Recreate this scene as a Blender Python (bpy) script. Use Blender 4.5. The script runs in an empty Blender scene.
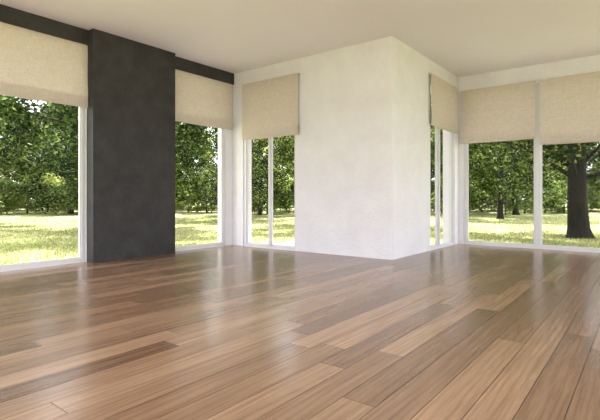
import bpy, math, random
import numpy as np
from mathutils import Vector
S=bpy.context.scene
H=3.56
XL=-6.85; YC=6.53; XR=-3.21; YB=9.67; XE=4.0; Y0=-3.0
# ---------------------------------------------------------------- materials
def newmat(n):
    m=bpy.data.materials.new(n); m.use_nodes=True
    nt=m.node_tree; nt.nodes.clear()
    o=nt.nodes.new('ShaderNodeOutputMaterial')
    return m,nt,o
def N(nt,t,**k):
    n=nt.nodes.new(t)
    for a,b in k.items(): setattr(n,a,b)
    return n
def L(nt,a,b): nt.links.new(a,b)
def ramp(nt,stops):
    r=N(nt,'ShaderNodeValToRGB'); e=r.color_ramp.elements
    while len(e)<len(stops): e.new(0.5)
    for i,(p,c) in enumerate(stops):
        e[i].position=p; e[i].color=(*c,1)
    return r
def plaster(name,c1,c2,scale,rough,bump,stretch=(1,1,1),dist=.01):
    m,nt,o=newmat(name)
    p=N(nt,'ShaderNodeBsdfPrincipled'); p.inputs['Roughness'].default_value=rough
    p.inputs['Specular IOR Level'].default_value=0.3
    tc=N(nt,'ShaderNodeTexCoord'); mp=N(nt,'ShaderNodeMapping'); mp.inputs['Scale'].default_value=stretch
    L(nt,tc.outputs['Object'],mp.inputs['Vector'])
    n=N(nt,'ShaderNodeTexNoise'); n.inputs['Scale'].default_value=scale; n.inputs['Detail'].default_value=8; n.inputs['Roughness'].default_value=.65
    L(nt,mp.outputs[0],n.inputs['Vector'])
    r=ramp(nt,[(.3,c1),(.7,c2)]); L(nt,n.outputs['Fac'],r.inputs[0]); L(nt,r.outputs[0],p.inputs['Base Color'])
    n2=N(nt,'ShaderNodeTexNoise'); n2.inputs['Scale'].default_value=scale*9; n2.inputs['Detail'].default_value=6
    L(nt,mp.outputs[0],n2.inputs['Vector'])
    b=N(nt,'ShaderNodeBump'); b.inputs['Strength'].default_value=bump; b.inputs['Distance'].default_value=dist
    L(nt,n2.outputs['Fac'],b.inputs['Height']); L(nt,b.outputs[0],p.inputs['Normal'])
    L(nt,p.outputs[0],o.inputs[0]); return m
M_wall=plaster('white_plaster',(.69,.675,.715),(.765,.75,.79),2.4,.85,.6)
M_ceil=plaster('ceiling_paint',(.79,.76,.80),(.81,.78,.82),1.5,.9,.05)
M_dark=plaster('charcoal_plaster',(.028,.027,.029),(.050,.048,.050),3.8,.7,.6)
M_frame=plaster('white_frame_paint',(.60,.60,.62),(.64,.64,.66),4,.35,.02)
M_pave=plaster('concrete_paving',(.24,.22,.20),(.32,.29,.27),1.4,.9,.3)
M_slab=plaster('floor_joint_dark',(.02,.013,.008),(.03,.02,.012),5,.9,.1)
M_rail=plaster('blind_hem_bar',(.50,.46,.40),(.56,.52,.46),20,.6,.1)
# glass
M_glass,nt,o=newmat('window_glass')
tr=N(nt,'ShaderNodeBsdfTransparent'); tr.inputs[0].default_value=(.99,.992,.99,1)
gl=N(nt,'ShaderNodeBsdfGlossy'); gl.inputs['Roughness'].default_value=.01
fr=N(nt,'ShaderNodeFresnel'); fr.inputs[0].default_value=1.10
mx=N(nt,'ShaderNodeMixShader'); L(nt,fr.outputs[0],mx.inputs[0]); L(nt,tr.outputs[0],mx.inputs[1]); L(nt,gl.outputs[0],mx.inputs[2]); L(nt,mx.outputs[0],o.inputs[0])
# blind fabric
M_fab,nt,o=newmat('linen_fabric')
tc=N(nt,'ShaderNodeTexCoord'); cols=[]
for sc in ((9,9,210),(210,210,9)):
    mp=N(nt,'ShaderNodeMapping'); mp.inputs['Scale'].default_value=sc; L(nt,tc.outputs['Object'],mp.inputs[0])
    n=N(nt,'ShaderNodeTexNoise'); n.inputs['Scale'].default_value=1; n.inputs['Detail'].default_value=3; L(nt,mp.outputs[0],n.inputs['Vector']); cols.append(n)
ad=N(nt,'ShaderNodeMath',operation='ADD'); L(nt,cols[0].outputs['Fac'],ad.inputs[0]); L(nt,cols[1].outputs['Fac'],ad.inputs[1])
hf=N(nt,'ShaderNodeMath',operation='MULTIPLY'); L(nt,ad.outputs[0],hf.inputs[0]); hf.inputs[1].default_value=.5
r=ramp(nt,[(.34,(.51,.445,.39)),(.64,(.69,.62,.555))]); L(nt,hf.outputs[0],r.inputs[0])
d=N(nt,'ShaderNodeBsdfDiffuse'); t=N(nt,'ShaderNodeBsdfTranslucent'); mx=N(nt,'ShaderNodeMixShader'); mx.inputs[0].default_value=.13
b=N(nt,'ShaderNodeBump'); b.inputs['Strength'].default_value=.3; b.inputs['Distance'].default_value=.003; L(nt,hf.outputs[0],b.inputs['Height']); L(nt,b.outputs[0],d.inputs['Normal'])
L(nt,r.outputs[0],d.inputs[0]); L(nt,r.outputs[0],t.inputs[0]); L(nt,d.outputs[0],mx.inputs[1]); L(nt,t.outputs[0],mx.inputs[2]); L(nt,mx.outputs[0],o.inputs[0])
# wood
M_wood,nt,o=newmat('oak_planks')
p=N(nt,'ShaderNodeBsdfPrincipled')
tc=N(nt,'ShaderNodeTexCoord'); ge=N(nt,'ShaderNodeNewGeometry')
mul=N(nt,'ShaderNodeMath',operation='MULTIPLY'); mul.inputs[1].default_value=37; L(nt,ge.outputs['Random Per Island'],mul.inputs[0])
cb=N(nt,'ShaderNodeCombineXYZ'); L(nt,mul.outputs[0],cb.inputs[0]); L(nt,mul.outputs[0],cb.inputs[1]); L(nt,mul.outputs[0],cb.inputs[2])
va=N(nt,'ShaderNodeVectorMath',operation='ADD'); L(nt,tc.outputs['Object'],va.inputs[0]); L(nt,cb.outputs[0],va.inputs[1])
def wn(sc,scale,det,dist=0):
    mp=N(nt,'ShaderNodeMapping'); mp.inputs['Scale'].default_value=sc; L(nt,va.outputs[0],mp.inputs[0])
    n=N(nt,'ShaderNodeTexNoise'); n.inputs['Scale'].default_value=scale; n.inputs['Detail'].default_value=det; n.inputs['Distortion'].default_value=dist; n.inputs['Roughness'].default_value=.65
    L(nt,mp.outputs[0],n.inputs['Vector']); return n
g1=wn((10,.6,1),1.4,6,.9); g2=wn((130,2.0,1),2,5,.1)
mpw=N(nt,'ShaderNodeMapping'); mpw.inputs['Scale'].default_value=(1,.09,1); L(nt,va.outputs[0],mpw.inputs[0])
wv=N(nt,'ShaderNodeTexWave',wave_type='BANDS',bands_direction='X'); wv.inputs['Scale'].default_value=7; wv.inputs['Distortion'].default_value=9; wv.inputs['Detail'].default_value=2.5; wv.inputs['Detail Scale'].default_value=1.0
L(nt,mpw.outputs[0],wv.inputs['Vector'])
c1=ramp(nt,[(0,(.165,.093,.053)),(.3,(.225,.132,.078)),(.7,(.285,.173,.104)),(1,(.350,.222,.139))]); L(nt,ge.outputs['Random Per Island'],c1.inputs[0])
r1=ramp(nt,[(.3,(.72,.69,.66)),(.65,(1.08,1.08,1.08))]); L(nt,g1.outputs['Fac'],r1.inputs[0])
r2=ramp(nt,[(.35,(.74,.71,.68)),(.55,(1.04,1.04,1.04))]); L(nt,g2.outputs['Fac'],r2.inputs[0])
r3=ramp(nt,[(.0,(.80,.77,.74)),(.55,(1.05,1.05,1.05))]); L(nt,wv.outputs['Fac'],r3.inputs[0])
def mulc(a,b_,f=1):
    m=N(nt,'ShaderNodeMix',data_type='RGBA',blend_type='MULTIPLY'); m.inputs[0].default_value=f
    L(nt,a,m.inputs[6]); L(nt,b_,m.inputs[7]); return m.outputs[2]
L(nt,mulc(mulc(mulc(c1.outputs[0],r1.outputs[0]),r2.outputs[0],.65),r3.outputs[0],.6),p.inputs['Base Color'])
rr=N(nt,'ShaderNodeMapRange'); rr.inputs['To Min'].default_value=.17; rr.inputs['To Max'].default_value=.30; L(nt,g2.outputs['Fac'],rr.inputs[0]); L(nt,rr.outputs[0],p.inputs['Roughness'])
b=N(nt,'ShaderNodeBump'); b.inputs['Strength'].default_value=.02; b.inputs['Distance'].default_value=.001; L(nt,g2.outputs['Fac'],b.inputs['Height']); L(nt,b.outputs[0],p.inputs['Normal'])
p.inputs['IOR'].default_value=1.75
L(nt,p.outputs[0],o.inputs[0])
# foliage / grass
def leafmat(name,stops,trans=.45,vary=True):
    m,nt,o=newmat(name)
    ge=N(nt,'ShaderNodeNewGeometry'); r=ramp(nt,stops); L(nt,ge.outputs['Random Per Island'],r.inputs[0])
    col=r.outputs[0]
    if vary:
        oi=N(nt,'ShaderNodeObjectInfo'); rv=ramp(nt,[(0,(.45,.52,.5)),(.5,(.85,.88,.85)),(1,(1.6,1.4,1.1))]); L(nt,oi.outputs['Random'],rv.inputs[0])
        mm=N(nt,'ShaderNodeMix',data_type='RGBA',blend_type='MULTIPLY'); mm.inputs[0].default_value=1; L(nt,col,mm.inputs[6]); L(nt,rv.outputs[0],mm.inputs[7]); col=mm.outputs[2]
    d=N(nt,'ShaderNodeBsdfDiffuse'); t=N(nt,'ShaderNodeBsdfTranslucent'); mx=N(nt,'ShaderNodeMixShader'); mx.inputs[0].default_value=trans
    g=N(nt,'ShaderNodeBsdfGlossy'); g.inputs['Roughness'].default_value=.4; m2=N(nt,'ShaderNodeMixShader'); m2.inputs[0].default_value=.015
    L(nt,col,d.inputs[0]); L(nt,col,t.inputs[0]); L(nt,d.outputs[0],mx.inputs[1]); L(nt,t.outputs[0],mx.inputs[2])
    L(nt,mx.outputs[0],m2.inputs[1]); L(nt,g.outputs[0],m2.inputs[2]); L(nt,m2.outputs[0],o.inputs[0]); return m
M_leaf=leafmat('tree_leaves',[(0,(.006,.014,.004)),(.45,(.028,.054,.010)),(.8,(.11,.165,.030)),(1,(.36,.41,.12))])
M_leaf2=leafmat('shrub_leaves',[(0,(.09,.15,.035)),(.5,(.22,.31,.07)),(1,(.42,.47,.16))])
M_blade=leafmat('grass_blade',[(0,(.18,.21,.06)),(.5,(.38,.39,.14)),(1,(.60,.56,.28))],.4,False)
M_bark=plaster('tree_bark',(.010,.008,.006),(.030,.023,.017),5,.95,1.0,(3,3,.6),.03)
M_lawn,nt,o=newmat('lawn_grass')
p=N(nt,'ShaderNodeBsdfPrincipled'); p.inputs['Roughness'].default_value=1; p.inputs['Specular IOR Level'].default_value=0
tc=N(nt,'ShaderNodeTexCoord')
n1=N(nt,'ShaderNodeTexNoise'); n1.inputs['Scale'].default_value=.35; n1.inputs['Detail'].default_value=6; L(nt,tc.outputs['Object'],n1.inputs['Vector'])
n2=N(nt,'ShaderNodeTexNoise'); n2.inputs['Scale'].default_value=9; n2.inputs['Detail'].default_value=6; L(nt,tc.outputs['Object'],n2.inputs['Vector'])
r1=ramp(nt,[(.35,(.20,.23,.085)),(.65,(.47,.45,.25))]); L(nt,n1.outputs['Fac'],r1.inputs[0])
r2=ramp(nt,[(.35,(.6,.65,.5)),(.6,(1.1,1.1,1.1))]); L(nt,n2.outputs['Fac'],r2.inputs[0])
m=N(nt,'ShaderNodeMix',data_type='RGBA',blend_type='MULTIPLY'); m.inputs[0].default_value=1; L(nt,r1.outputs[0],m.inputs[6]); L(nt,r2.outputs[0],m.inputs[7]); L(nt,m.outputs[2],p.inputs['Base Color'])
b=N(nt,'ShaderNodeBump'); b.inputs['Distance'].default_value=.01; b.inputs['Strength'].default_value=.2; L(nt,n2.outputs['Fac'],b.inputs['Height']); L(nt,b.outputs[0],p.inputs['Normal'])
L(nt,p.outputs[0],o.inputs[0])
# ---------------------------------------------------------------- mesh helper
class MB:
    def __init__(s): s.v=[]; s.f=[]; s.m=[]
    def box(s,x0,x1,y0,y1,z0,z1,mi=0):
        x0,x1=sorted((x0,x1)); y0,y1=sorted((y0,y1)); z0,z1=sorted((z0,z1))
        b=len(s.v); s.v+=[(x,y,z) for z in (z0,z1) for y in (y0,y1) for x in (x0,x1)]
        for f in ((0,2,3,1),(4,5,7,6),(0,1,5,4),(2,6,7,3),(0,4,6,2),(1,3,7,5)):
            s.f.append(tuple(b+i for i in f)); s.m.append(mi)
    def quad(s,pts,mi=0):
        b=len(s.v); s.v+=list(pts); s.f.append(tuple(range(b,b+len(pts)))); s.m.append(mi)
    def obj(s,name,mats,bevel=0):
        me=bpy.data.meshes.new(name); me.from_pydata(s.v,[],s.f)
        for m in mats: me.materials.append(m)
        me.polygons.foreach_set('material_index',s.m); me.update()
        ob=bpy.data.objects.new(name,me); S.collection.objects.link(ob)
        if bevel:
            bv=ob.modifiers.new('bevel','BEVEL'); bv.width=bevel; bv.segments=2; bv.limit_method='ANGLE'
        return ob
T=.25
# ---------------------------------------------------------------- floor
random.seed(4)
fb=MB(); W=.182; g=.002
x=XL
while x<XE-1e-6:
    ymax=YC if x+W/2<XR else YB
    y=Y0-random.uniform(0,1.8)
    while y<ymax:
        ln=random.choice((1.3,1.6,1.9,2.2,2.5))*random.uniform(.9,1.1)
        a=max(y,Y0); c=min(y+ln,ymax)
        if ymax-c<.3: c=ymax
        if c-a>.02: fb.box(x+g,min(x+W,XE)-g,a+g,c-g,-.012,0,0)
        if c>=ymax: break
        y+=ln
    x+=W
fb.box(XL,XE,Y0,YC,-.1,-.005,1); fb.box(XR,XE,YC,YB,-.1,-.005,1)
fb.obj('floor',[M_wood,M_slab])
# ceiling with an added, unseen rooflight that brightens the room; added eaves outside
EV=1.15  # overhang depth, added to cut sun patches indoors
cb_=MB(); SX0,SX1,SY0,SY1=-2.6,3.6,-2.7,2.0
cz0,cz1=H,H+.25
cb_.box(XL-EV,SX0,Y0-EV,YC+EV,cz0,cz1); cb_.box(SX1,XE+EV,Y0-EV,YC+EV,cz0,cz1)
cb_.box(SX0,SX1,Y0-EV,SY0,cz0,cz1); cb_.box(SX0,SX1,SY1,YC+EV,cz0,cz1)
cb_.box(XR-EV,XE+EV,YC+EV,YB+EV,cz0,cz1)
cb_.obj('ceiling',[M_ceil])
sk=MB()  # glazing of the unseen rooflight, added as extra interior light
for i in range(5):
    x=SX0+(SX1-SX0)*i/4; sk.box(x-.035,x+.035,SY0,SY1,H+.14,H+.24)
for y in (SY0+.035,(SY0+SY1)/2,SY1-.035): sk.box(SX0,SX1,y-.03,y+.03,H+.15,H+.23)
sk.quad([(SX0,SY0,H+.2),(SX1,SY0,H+.2),(SX1,SY1,H+.2),(SX0,SY1,H+.2)],1)
sk.obj('added_skylight',[M_frame,M_glass])
# ---------------------------------------------------------------- walls with openings
def wall(name,axis,plane,outdir,a0,a1,openings,mats,top=None,fz=-.1):
    b=MB(); p2=plane+outdir*T
    def bx(u0,u1,z0,z1,mi=0):
        if u1-u0<1e-4 or z1-z0<1e-4: return
        if axis=='x': b.box(u0,u1,plane,p2,z0,z1,mi)
        else: b.box(plane,p2,u0,u1,z0,z1,mi)
    u=a0
    for (o0,o1,oh,mi) in openings:
        bx(u,o0,fz,H); bx(o0,o1,oh,H,mi); bx(o0,o1,fz,0.0)
        u=o1
    bx(u,a1,fz,H)
    return b.obj(name,mats)
HW=3.33
wall('wall_left','y',XL,-1,Y0,YC,[(-2.6,.55,HW,1),(.85,3.46,HW,1),(4.96,6.36,HW,1)],[M_wall,M_dark])
wall('wall_center','x',YC,1,XL-T,XR,[(-6.53,-5.17,3.2,0)],[M_wall])
wall('wall_return','y',XR,-1,YC+T,YB,[(8.12,9.44,3.2,0)],[M_wall])
wall('wall_back','x',YB,1,XR-T,XE,[(-3.10,-.33,3.2,0),(.1,3.6,3.2,0)],[M_wall])
wall('wall_right','y',XE,1,Y0,YB+T,[(-2.7,.6,3.3,0),(.9,4.4,3.3,0),(4.8,8.6,3.3,0)],[M_wall])
wall('wall_rear','x',Y0,-1,XL-T,XE+T,[(-6.6,-3.2,3.4,0),(-2.9,.5,3.4,0),(.8,3.8,3.4,0)],[M_wall])
pb=MB(); pb.box(XL,-6.65,3.46,4.96,0,H); pb.obj('accent_pillar',[M_dark],.004)
tb=MB(); tb.box(XL,-6.79,Y0,3.46,HW,H); tb.box(XL,-6.79,4.96,YC,HW,H); tb.obj('trim_1',[M_dark])
# ---------------------------------------------------------------- windows
wi=[0]
def window(axis,plane,outdir,a0,a1,top,mull,fw=.06,sides=(.06,.06),bot=.055,slide=True,inset=.02):
    wi[0]+=1; b=MB()
    d0=plane+outdir*inset; d1=plane+outdir*(inset+.08); dg=plane+outdir*(inset+.045)
    def bx(u0,u1,z0,z1,e0=d0,e1=d1,mi=0):
        if axis=='x': b.box(u0,u1,e0,e1,z0,z1,mi)
        else: b.box(e0,e1,u0,u1,z0,z1,mi)
    bx(a0,a0+sides[0],0,top); bx(a1-sides[1],a1,0,top)
    bx(a0+sides[0],a1-sides[1],0,bot); bx(a0+sides[0],a1-sides[1],top-.06,top)
    edges=[a0+sides[0]]
    for (mc,mw) in mull:
        bx(mc-mw/2,mc+mw/2,bot,top-.06,d0-outdir*.012,d1); edges+= [mc-mw/2,mc+mw/2]
    edges.append(a1-sides[1])
    for i in range(0,len(edges),2):
        u0,u1=edges[i],edges[i+1]; s=.022
        e0=plane+outdir*(inset+.02); e1=plane+outdir*(inset+.065)
        bx(u0,u0+s,bot,top-.06,e0,e1); bx(u1-s,u1,bot,top-.06,e0,e1)
        bx(u0+s,u1-s,bot,bot+s,e0,e1); bx(u0+s,u1-s,top-.06-s,top-.06,e0,e1)
        q=[(u0+s,bot+s),(u1-s,bot+s),(u1-s,top-.06-s),(u0+s,top-.06-s)]
        b.quad([(u,dg,z) if axis=='x' else (dg,u,z) for u,z in q],1)
    return b.obj('window_%d'%wi[0],[M_frame,M_glass])
window('y',XL,-1,.85,3.46,HW,[])
window('y',XL,-1,4.96,6.36,HW,[])
window('x',YC,1,-6.53,-5.17,3.2,[(-5.83,.035)],sides=(.07,.03))
window('y',XR,-1,8.12,9.44,3.2,[(8.62,.04)],sides=(.03,.06))
window('x',YB,1,-3.10,-.33,3.2,[(-1.69,.10)])
window('x',YB,1,.1,3.6,3.2,[(1.85,.10)])
window('y',XL,-1,-2.6,.55,HW,[(-1.0,.08)])
window('y',XE,1,-2.7,.6,3.3,[(-1.0,.08)])  # unseen right-wall windows, added to let more sky light in
window('y',XE,1,.9,4.4,3.3,[(2.6,.08)])
window('y',XE,1,4.8,8.6,3.3,[(6.7,.08)])
window('x',Y0,-1,-6.6,-3.2,3.4,[(-4.9,.08)])  # unseen rear windows, added to let sky light in from behind
window('x',Y0,-1,-2.9,.5,3.4,[(-1.2,.08)])
window('x',Y0,-1,.8,3.8,3.4,[(2.3,.08)])
# ---------------------------------------------------------------- blinds
def blind(axis,plane,outdir,a0,a1,zt,zb,off=.05,folds=1):
    b=MB()
    def P(u,dist,z):
        return (u,plane-outdir*dist,z) if axis=='x' else (plane-outdir*dist,u,z)
    prof=[]; n=26
    for i in range(n+1):
        tt=i/n; z=zt-(zt-zb)*tt
        dd=off+.004*math.sin(tt*math.pi*3)+.012*tt*tt
        prof.append((dd,z))
    lo=prof[-1]
    prof+=[(lo[0]-.012,zb-.012),(lo[0]-.028,zb-.004),(lo[0]-.034,zb+.05),(lo[0]-.03,zb+.13),(lo[0]-.012,zb+.16)]
    nu=14
    base=len(b.v)
    for iu in range(nu+1):
        u=a0+(a1-a0)*iu/nu
        sag=.010*math.sin(iu/nu*math.pi)
        for k,(dd,z) in enumerate(prof):
            f=max(0,(zt-z)/(zt-zb)); b.v.append(P(u,dd,z-sag*f*f))
    m=len(prof)
    for iu in range(nu):
        for k in range(m-1):
            a=base+iu*m+k; b.f.append((a,a+m,a+m+1,a+1)); b.m.append(0)
    def bx(u0,u1,d0,d1,z0,z1,mi):
        q0=plane-outdir*d0; q1=plane-outdir*d1
        if axis=='x': b.box(u0,u1,q0,q1,z0,z1,mi)
        else: b.box(q0,q1,u0,u1,z0,z1,mi)
    bx(a0,a1,0.0,off-.003,zt-.035,zt,1)
    bx(a0+.01,a1-.01,lo[0]-.024,lo[0]-.008,zb+.0,zb+.03,1)
    ob=b.obj('roman_blind',[M_fab,M_rail])
    ob.data.polygons.foreach_set('use_smooth',[mi==0 for mi in b.m])
    return ob
blind('y',XL,-1,.85,3.455,HW,2.38,off=.045)
blind('y',XL,-1,4.965,6.50,HW,2.40,off=.045)
blind('x',YC,1,-6.50,-5.06,3.28,2.16,off=.05)
blind('y',XR,-1,8.02,9.50,3.29,2.34,off=.05)
blind('x',YB,1,-3.14,-1.72,3.25,2.14,off=.05)
blind('x',YB,1,-1.64,-.33,3.25,2.01,off=.05)
blind('y',XL,-1,-2.6,.55,HW,2.38,off=.045)
# ---------------------------------------------------------------- outside
GZ=-.13
lb=MB(); R=120
lb.quad([(-R,-R,GZ),(R,-R,GZ),(R,R,GZ),(-R,R,GZ)]); lb.obj('lawn',[M_lawn])
pv=MB(); random.seed(2)
def tiles(x0,x1,y0,y1,s=.6):
    nx=max(1,round((x1-x0)/s)); ny=max(1,round((y1-y0)/s)); sx=(x1-x0)/nx; sy=(y1-y0)/ny
    for i in range(nx):
        for j in range(ny):
            pv.box(x0+i*sx+.004,x0+(i+1)*sx-.004,y0+j*sy+.004,y0+(j+1)*sy-.004,GZ,-.03)
tiles(-6.6,XR-T-.02,YC+T+.02,9.0)
tiles(XL-T,XE+T,Y0-T-6.0,Y0-T-.02)  # unseen pale rear paving, added to bounce light onto the ceiling
pv.obj('terrace',[M_pave],0)

rng=np.random.default_rng(7)
def leaves(centers,rads,per,size,flat=.75):
    c=np.repeat(centers,per,0); r=np.repeat(rads,per)[:,None]; n=len(c)
    d=rng.normal(size=(n,3)); d/=np.linalg.norm(d,axis=1)[:,None]
    p=c+d*r*(rng.random((n,1))**.45)*np.array([1,1,flat])
    a=rng.normal(size=(n,3)); a[:,2]*=.6; a/=np.linalg.norm(a,axis=1)[:,None]
    up=rng.normal(size=(n,3))*.6+np.array([0,0,1.0]); b=np.cross(up,a); b/=np.linalg.norm(b,axis=1)[:,None]
    s=size*(.6+.8*rng.random((n,1)))
    nn=np.cross(a,b)
    v=np.stack([p-a*s*.5,p+b*s*.26+nn*s*.06,p+a*s*.5,p-b*s*.26+nn*s*.06],1).reshape(-1,3)
    return v
def tube(V,F,pts,rad,k=9):
    base=len(V)
    for i,(q,r) in enumerate(zip(pts,rad)):
        q=np.array(q,float)
        if i<len(pts)-1: t=np.array(pts[i+1],float)-q
        else: t=q-np.array(pts[i-1],float)
        t/=np.linalg.norm(t)
        a=np.cross(t,[0.3,1,.1]); a/=np.linalg.norm(a); c=np.cross(t,a)
        for j in range(k):
            w=2*math.pi*j/k; rj=r*(1+.10*math.sin(3*w+i))
            V.append(tuple(q+rj*(math.cos(w)*a+math.sin(w)*c)))
    for i in range(len(pts)-1):
        for j in range(k):
            a=base+i*k+j; c=base+i*k+(j+1)%k
            F.append((a,c,c+k,a+k))
def tree_mesh(name,Ht,Rc,z0,tr,nclump,per,size,leafm,crad=.75,low=.12):
    V=[];F=[]
    bx,by=rng.normal(size=2)*.15
    fork=z0+.25*(Ht-z0); top=Ht*.82
    zs=[-.02,.10,.35,.9,max(1.1,fork*.6),fork+.2,(fork+top)/2,top]
    rs=[tr*1.6,tr*1.3,tr*1.06,tr*.97,tr*.9,tr*.8,tr*.42,tr*.12]
    if Ht<3: zs=[-.02,.05,.12,.25,.4,.6,.9,1.4]
    pts=[(bx*math.sin(z*.5),by*math.sin(z*.7),z) for z in zs]
    tube(V,F,pts,rs,12)
    cen=[]
    for i in range(nclump):
        th=rng.random()*2*math.pi; u=rng.random()
        z=z0+(Ht-z0)*u; prof=math.sin(math.pi*min(1,max(0.0,(u*(1-low)+low))))**.6
        rr=Rc*prof*math.sqrt(rng.uniform(.12,1))
        cen.append((rr*math.cos(th),rr*math.sin(th),z))
    cen=np.array(cen)
    for c in cen[::3]:
        zz=min(max(z0*.8,c[2]-Rc*.45*rng.random()-.3),top*.95)
        st=np.array((bx*math.sin(zz*.5),by*math.sin(zz*.7),zz)); mid=(st+c)/2+np.array([0,0,.15*Rc*rng.random()])
        r0=tr*.28*(1-.6*zz/Ht)
        tube(V,F,[st,mid,c],[r0,r0*.6,r0*.15],5)
    nb=len(F); nv=len(V)
    lv=leaves(cen,rng.uniform(.6,1.25,nclump)*crad,per,size); nl=len(lv)//4
    idx=(np.arange(nl*4)+nv).reshape(-1,4)
    me=bpy.data.meshes.new(name)
    me.from_pydata(V+lv.tolist(),[],F+idx.tolist())
    me.materials.append(M_bark); me.materials.append(leafm)
    me.polygons.foreach_set('material_index',[0]*nb+[1]*nl)
    me.polygons.foreach_set('use_smooth',[True]*nb+[False]*nl); me.update()
    return me
tA=tree_mesh('tree_big',9.5,4.3,2.1,.26,125,250,.15,M_leaf,.72)
tB=tree_mesh('tree_mid',9,4.0,1.0,.15,110,230,.17,M_leaf,.72,.3)
tC=tree_mesh('tree_slim',9.5,3.8,.6,.12,110,220,.20,M_leaf,.75,.35)
sA=tree_mesh('shrub_a',1.9,1.4,.25,.04,36,150,.12,M_leaf2,.42)
ct,st_=math.cos(math.radians(37.77)),math.sin(math.radians(37.77))
def W_(px,z):
    t=(px-300)/449.*z
    return (t*ct-z*st_, t*st_+z*ct)
def put(me,name,px,z,s=1,rot=None,sz=None):
    ob=bpy.data.objects.new(name,me); x,y=W_(px,z)
    ob.location=(x,y,GZ); ob.rotation_euler=(0,0,rng.random()*6.28 if rot is None else rot); ob.scale=(s,s,sz or s)
    S.collection.objects.link(ob); return ob
random.seed(11)
put(tA,'tree',579,12.4,.95)
put(tA,'tree',125,14.5,1.0); put(tA,'tree',350,17,.95)
put(tB,'tree',500,23,.9); put(tB,'tree',222,23,.9)
put(tA,'tree',-45,17,1.)
for z,step,meshes in ((30,92,(tC,tB,tC)),(38,60,(tC,tB,tC)),(48,44,(tC,tC,tB))):
    px=-300
    while px<900:
        put(random.choice(meshes),'tree',px+random.uniform(-12,12),z+random.uniform(-2,2),random.uniform(.85,1.1)*(1.1 if z>45 else 1))
        px+=step
px=-200
while px<820:
    put(sA,'shrub',px,random.uniform(29,35),random.uniform(.8,1.5)); px+=random.uniform(14,24)
def blades(n):
    z=6.5+rng.random(n)**1.3*20; px=rng.uniform(-60,640,n)
    t=(px-300)/449*z; X=t*ct-z*st_; Y=t*st_+z*ct
    k=~((X>XL-T-.25)&(Y<YC+T+.25)) & ~((X>-6.8)&(Y<9.1)&(X<0)) & ~((X>XR-T-.25)&(Y<YB+T+.25))
    X=X[k];Y=Y[k]; n=len(X)
    h=rng.uniform(.03,.08,n); a=rng.random(n)*6.28; w=.012
    dx=np.cos(a)*w; dy=np.sin(a)*w; lx=rng.normal(size=n)*.03; ly=rng.normal(size=n)*.03
    v=np.stack([np.stack([X-dx,Y-dy,np.full(n,GZ)],1),np.stack([X+dx,Y+dy,np.full(n,GZ)],1),np.stack([X+lx,Y+ly,GZ+h],1)],1).reshape(-1,3)
    me=bpy.data.meshes.new('grass_tufts'); me.from_pydata(v.tolist(),[],np.arange(n*3).reshape(-1,3).tolist()); me.materials.append(M_blade)
    S.collection.objects.link(bpy.data.objects.new('grass_tufts',me))
blades(70000)
# ---------------------------------------------------------------- light
w=bpy.data.worlds.new('sky'); S.world=w; w.use_nodes=True
bg=w.node_tree.nodes['Background']; bg.inputs[0].default_value=(.90,.93,1.0,1); bg.inputs[1].default_value=5.1
sd=bpy.data.lights.new('sun','SUN'); sd.energy=21.0; sd.angle=math.radians(1.5); sd.color=(1,.965,.96)
so=bpy.data.objects.new('sun',sd); S.collection.objects.link(so); so.location=(-10,20,30)
so.rotation_euler=Vector((.20,-.28,-.94)).to_track_quat('-Z','Y').to_euler()
try:
    S.view_settings.view_transform='Standard'
except Exception as e: print(e)
# ---------------------------------------------------------------- camera
cd=bpy.data.cameras.new('camera'); cd.sensor_width=36; cd.lens=449/600*36; cd.shift_y=-13/600; cd.clip_end=400
co=bpy.data.objects.new('camera',cd); S.collection.objects.link(co); co.location=(0,0,1.0)
co.rotation_euler=(math.radians(90),0,math.radians(37.77)); S.camera=co
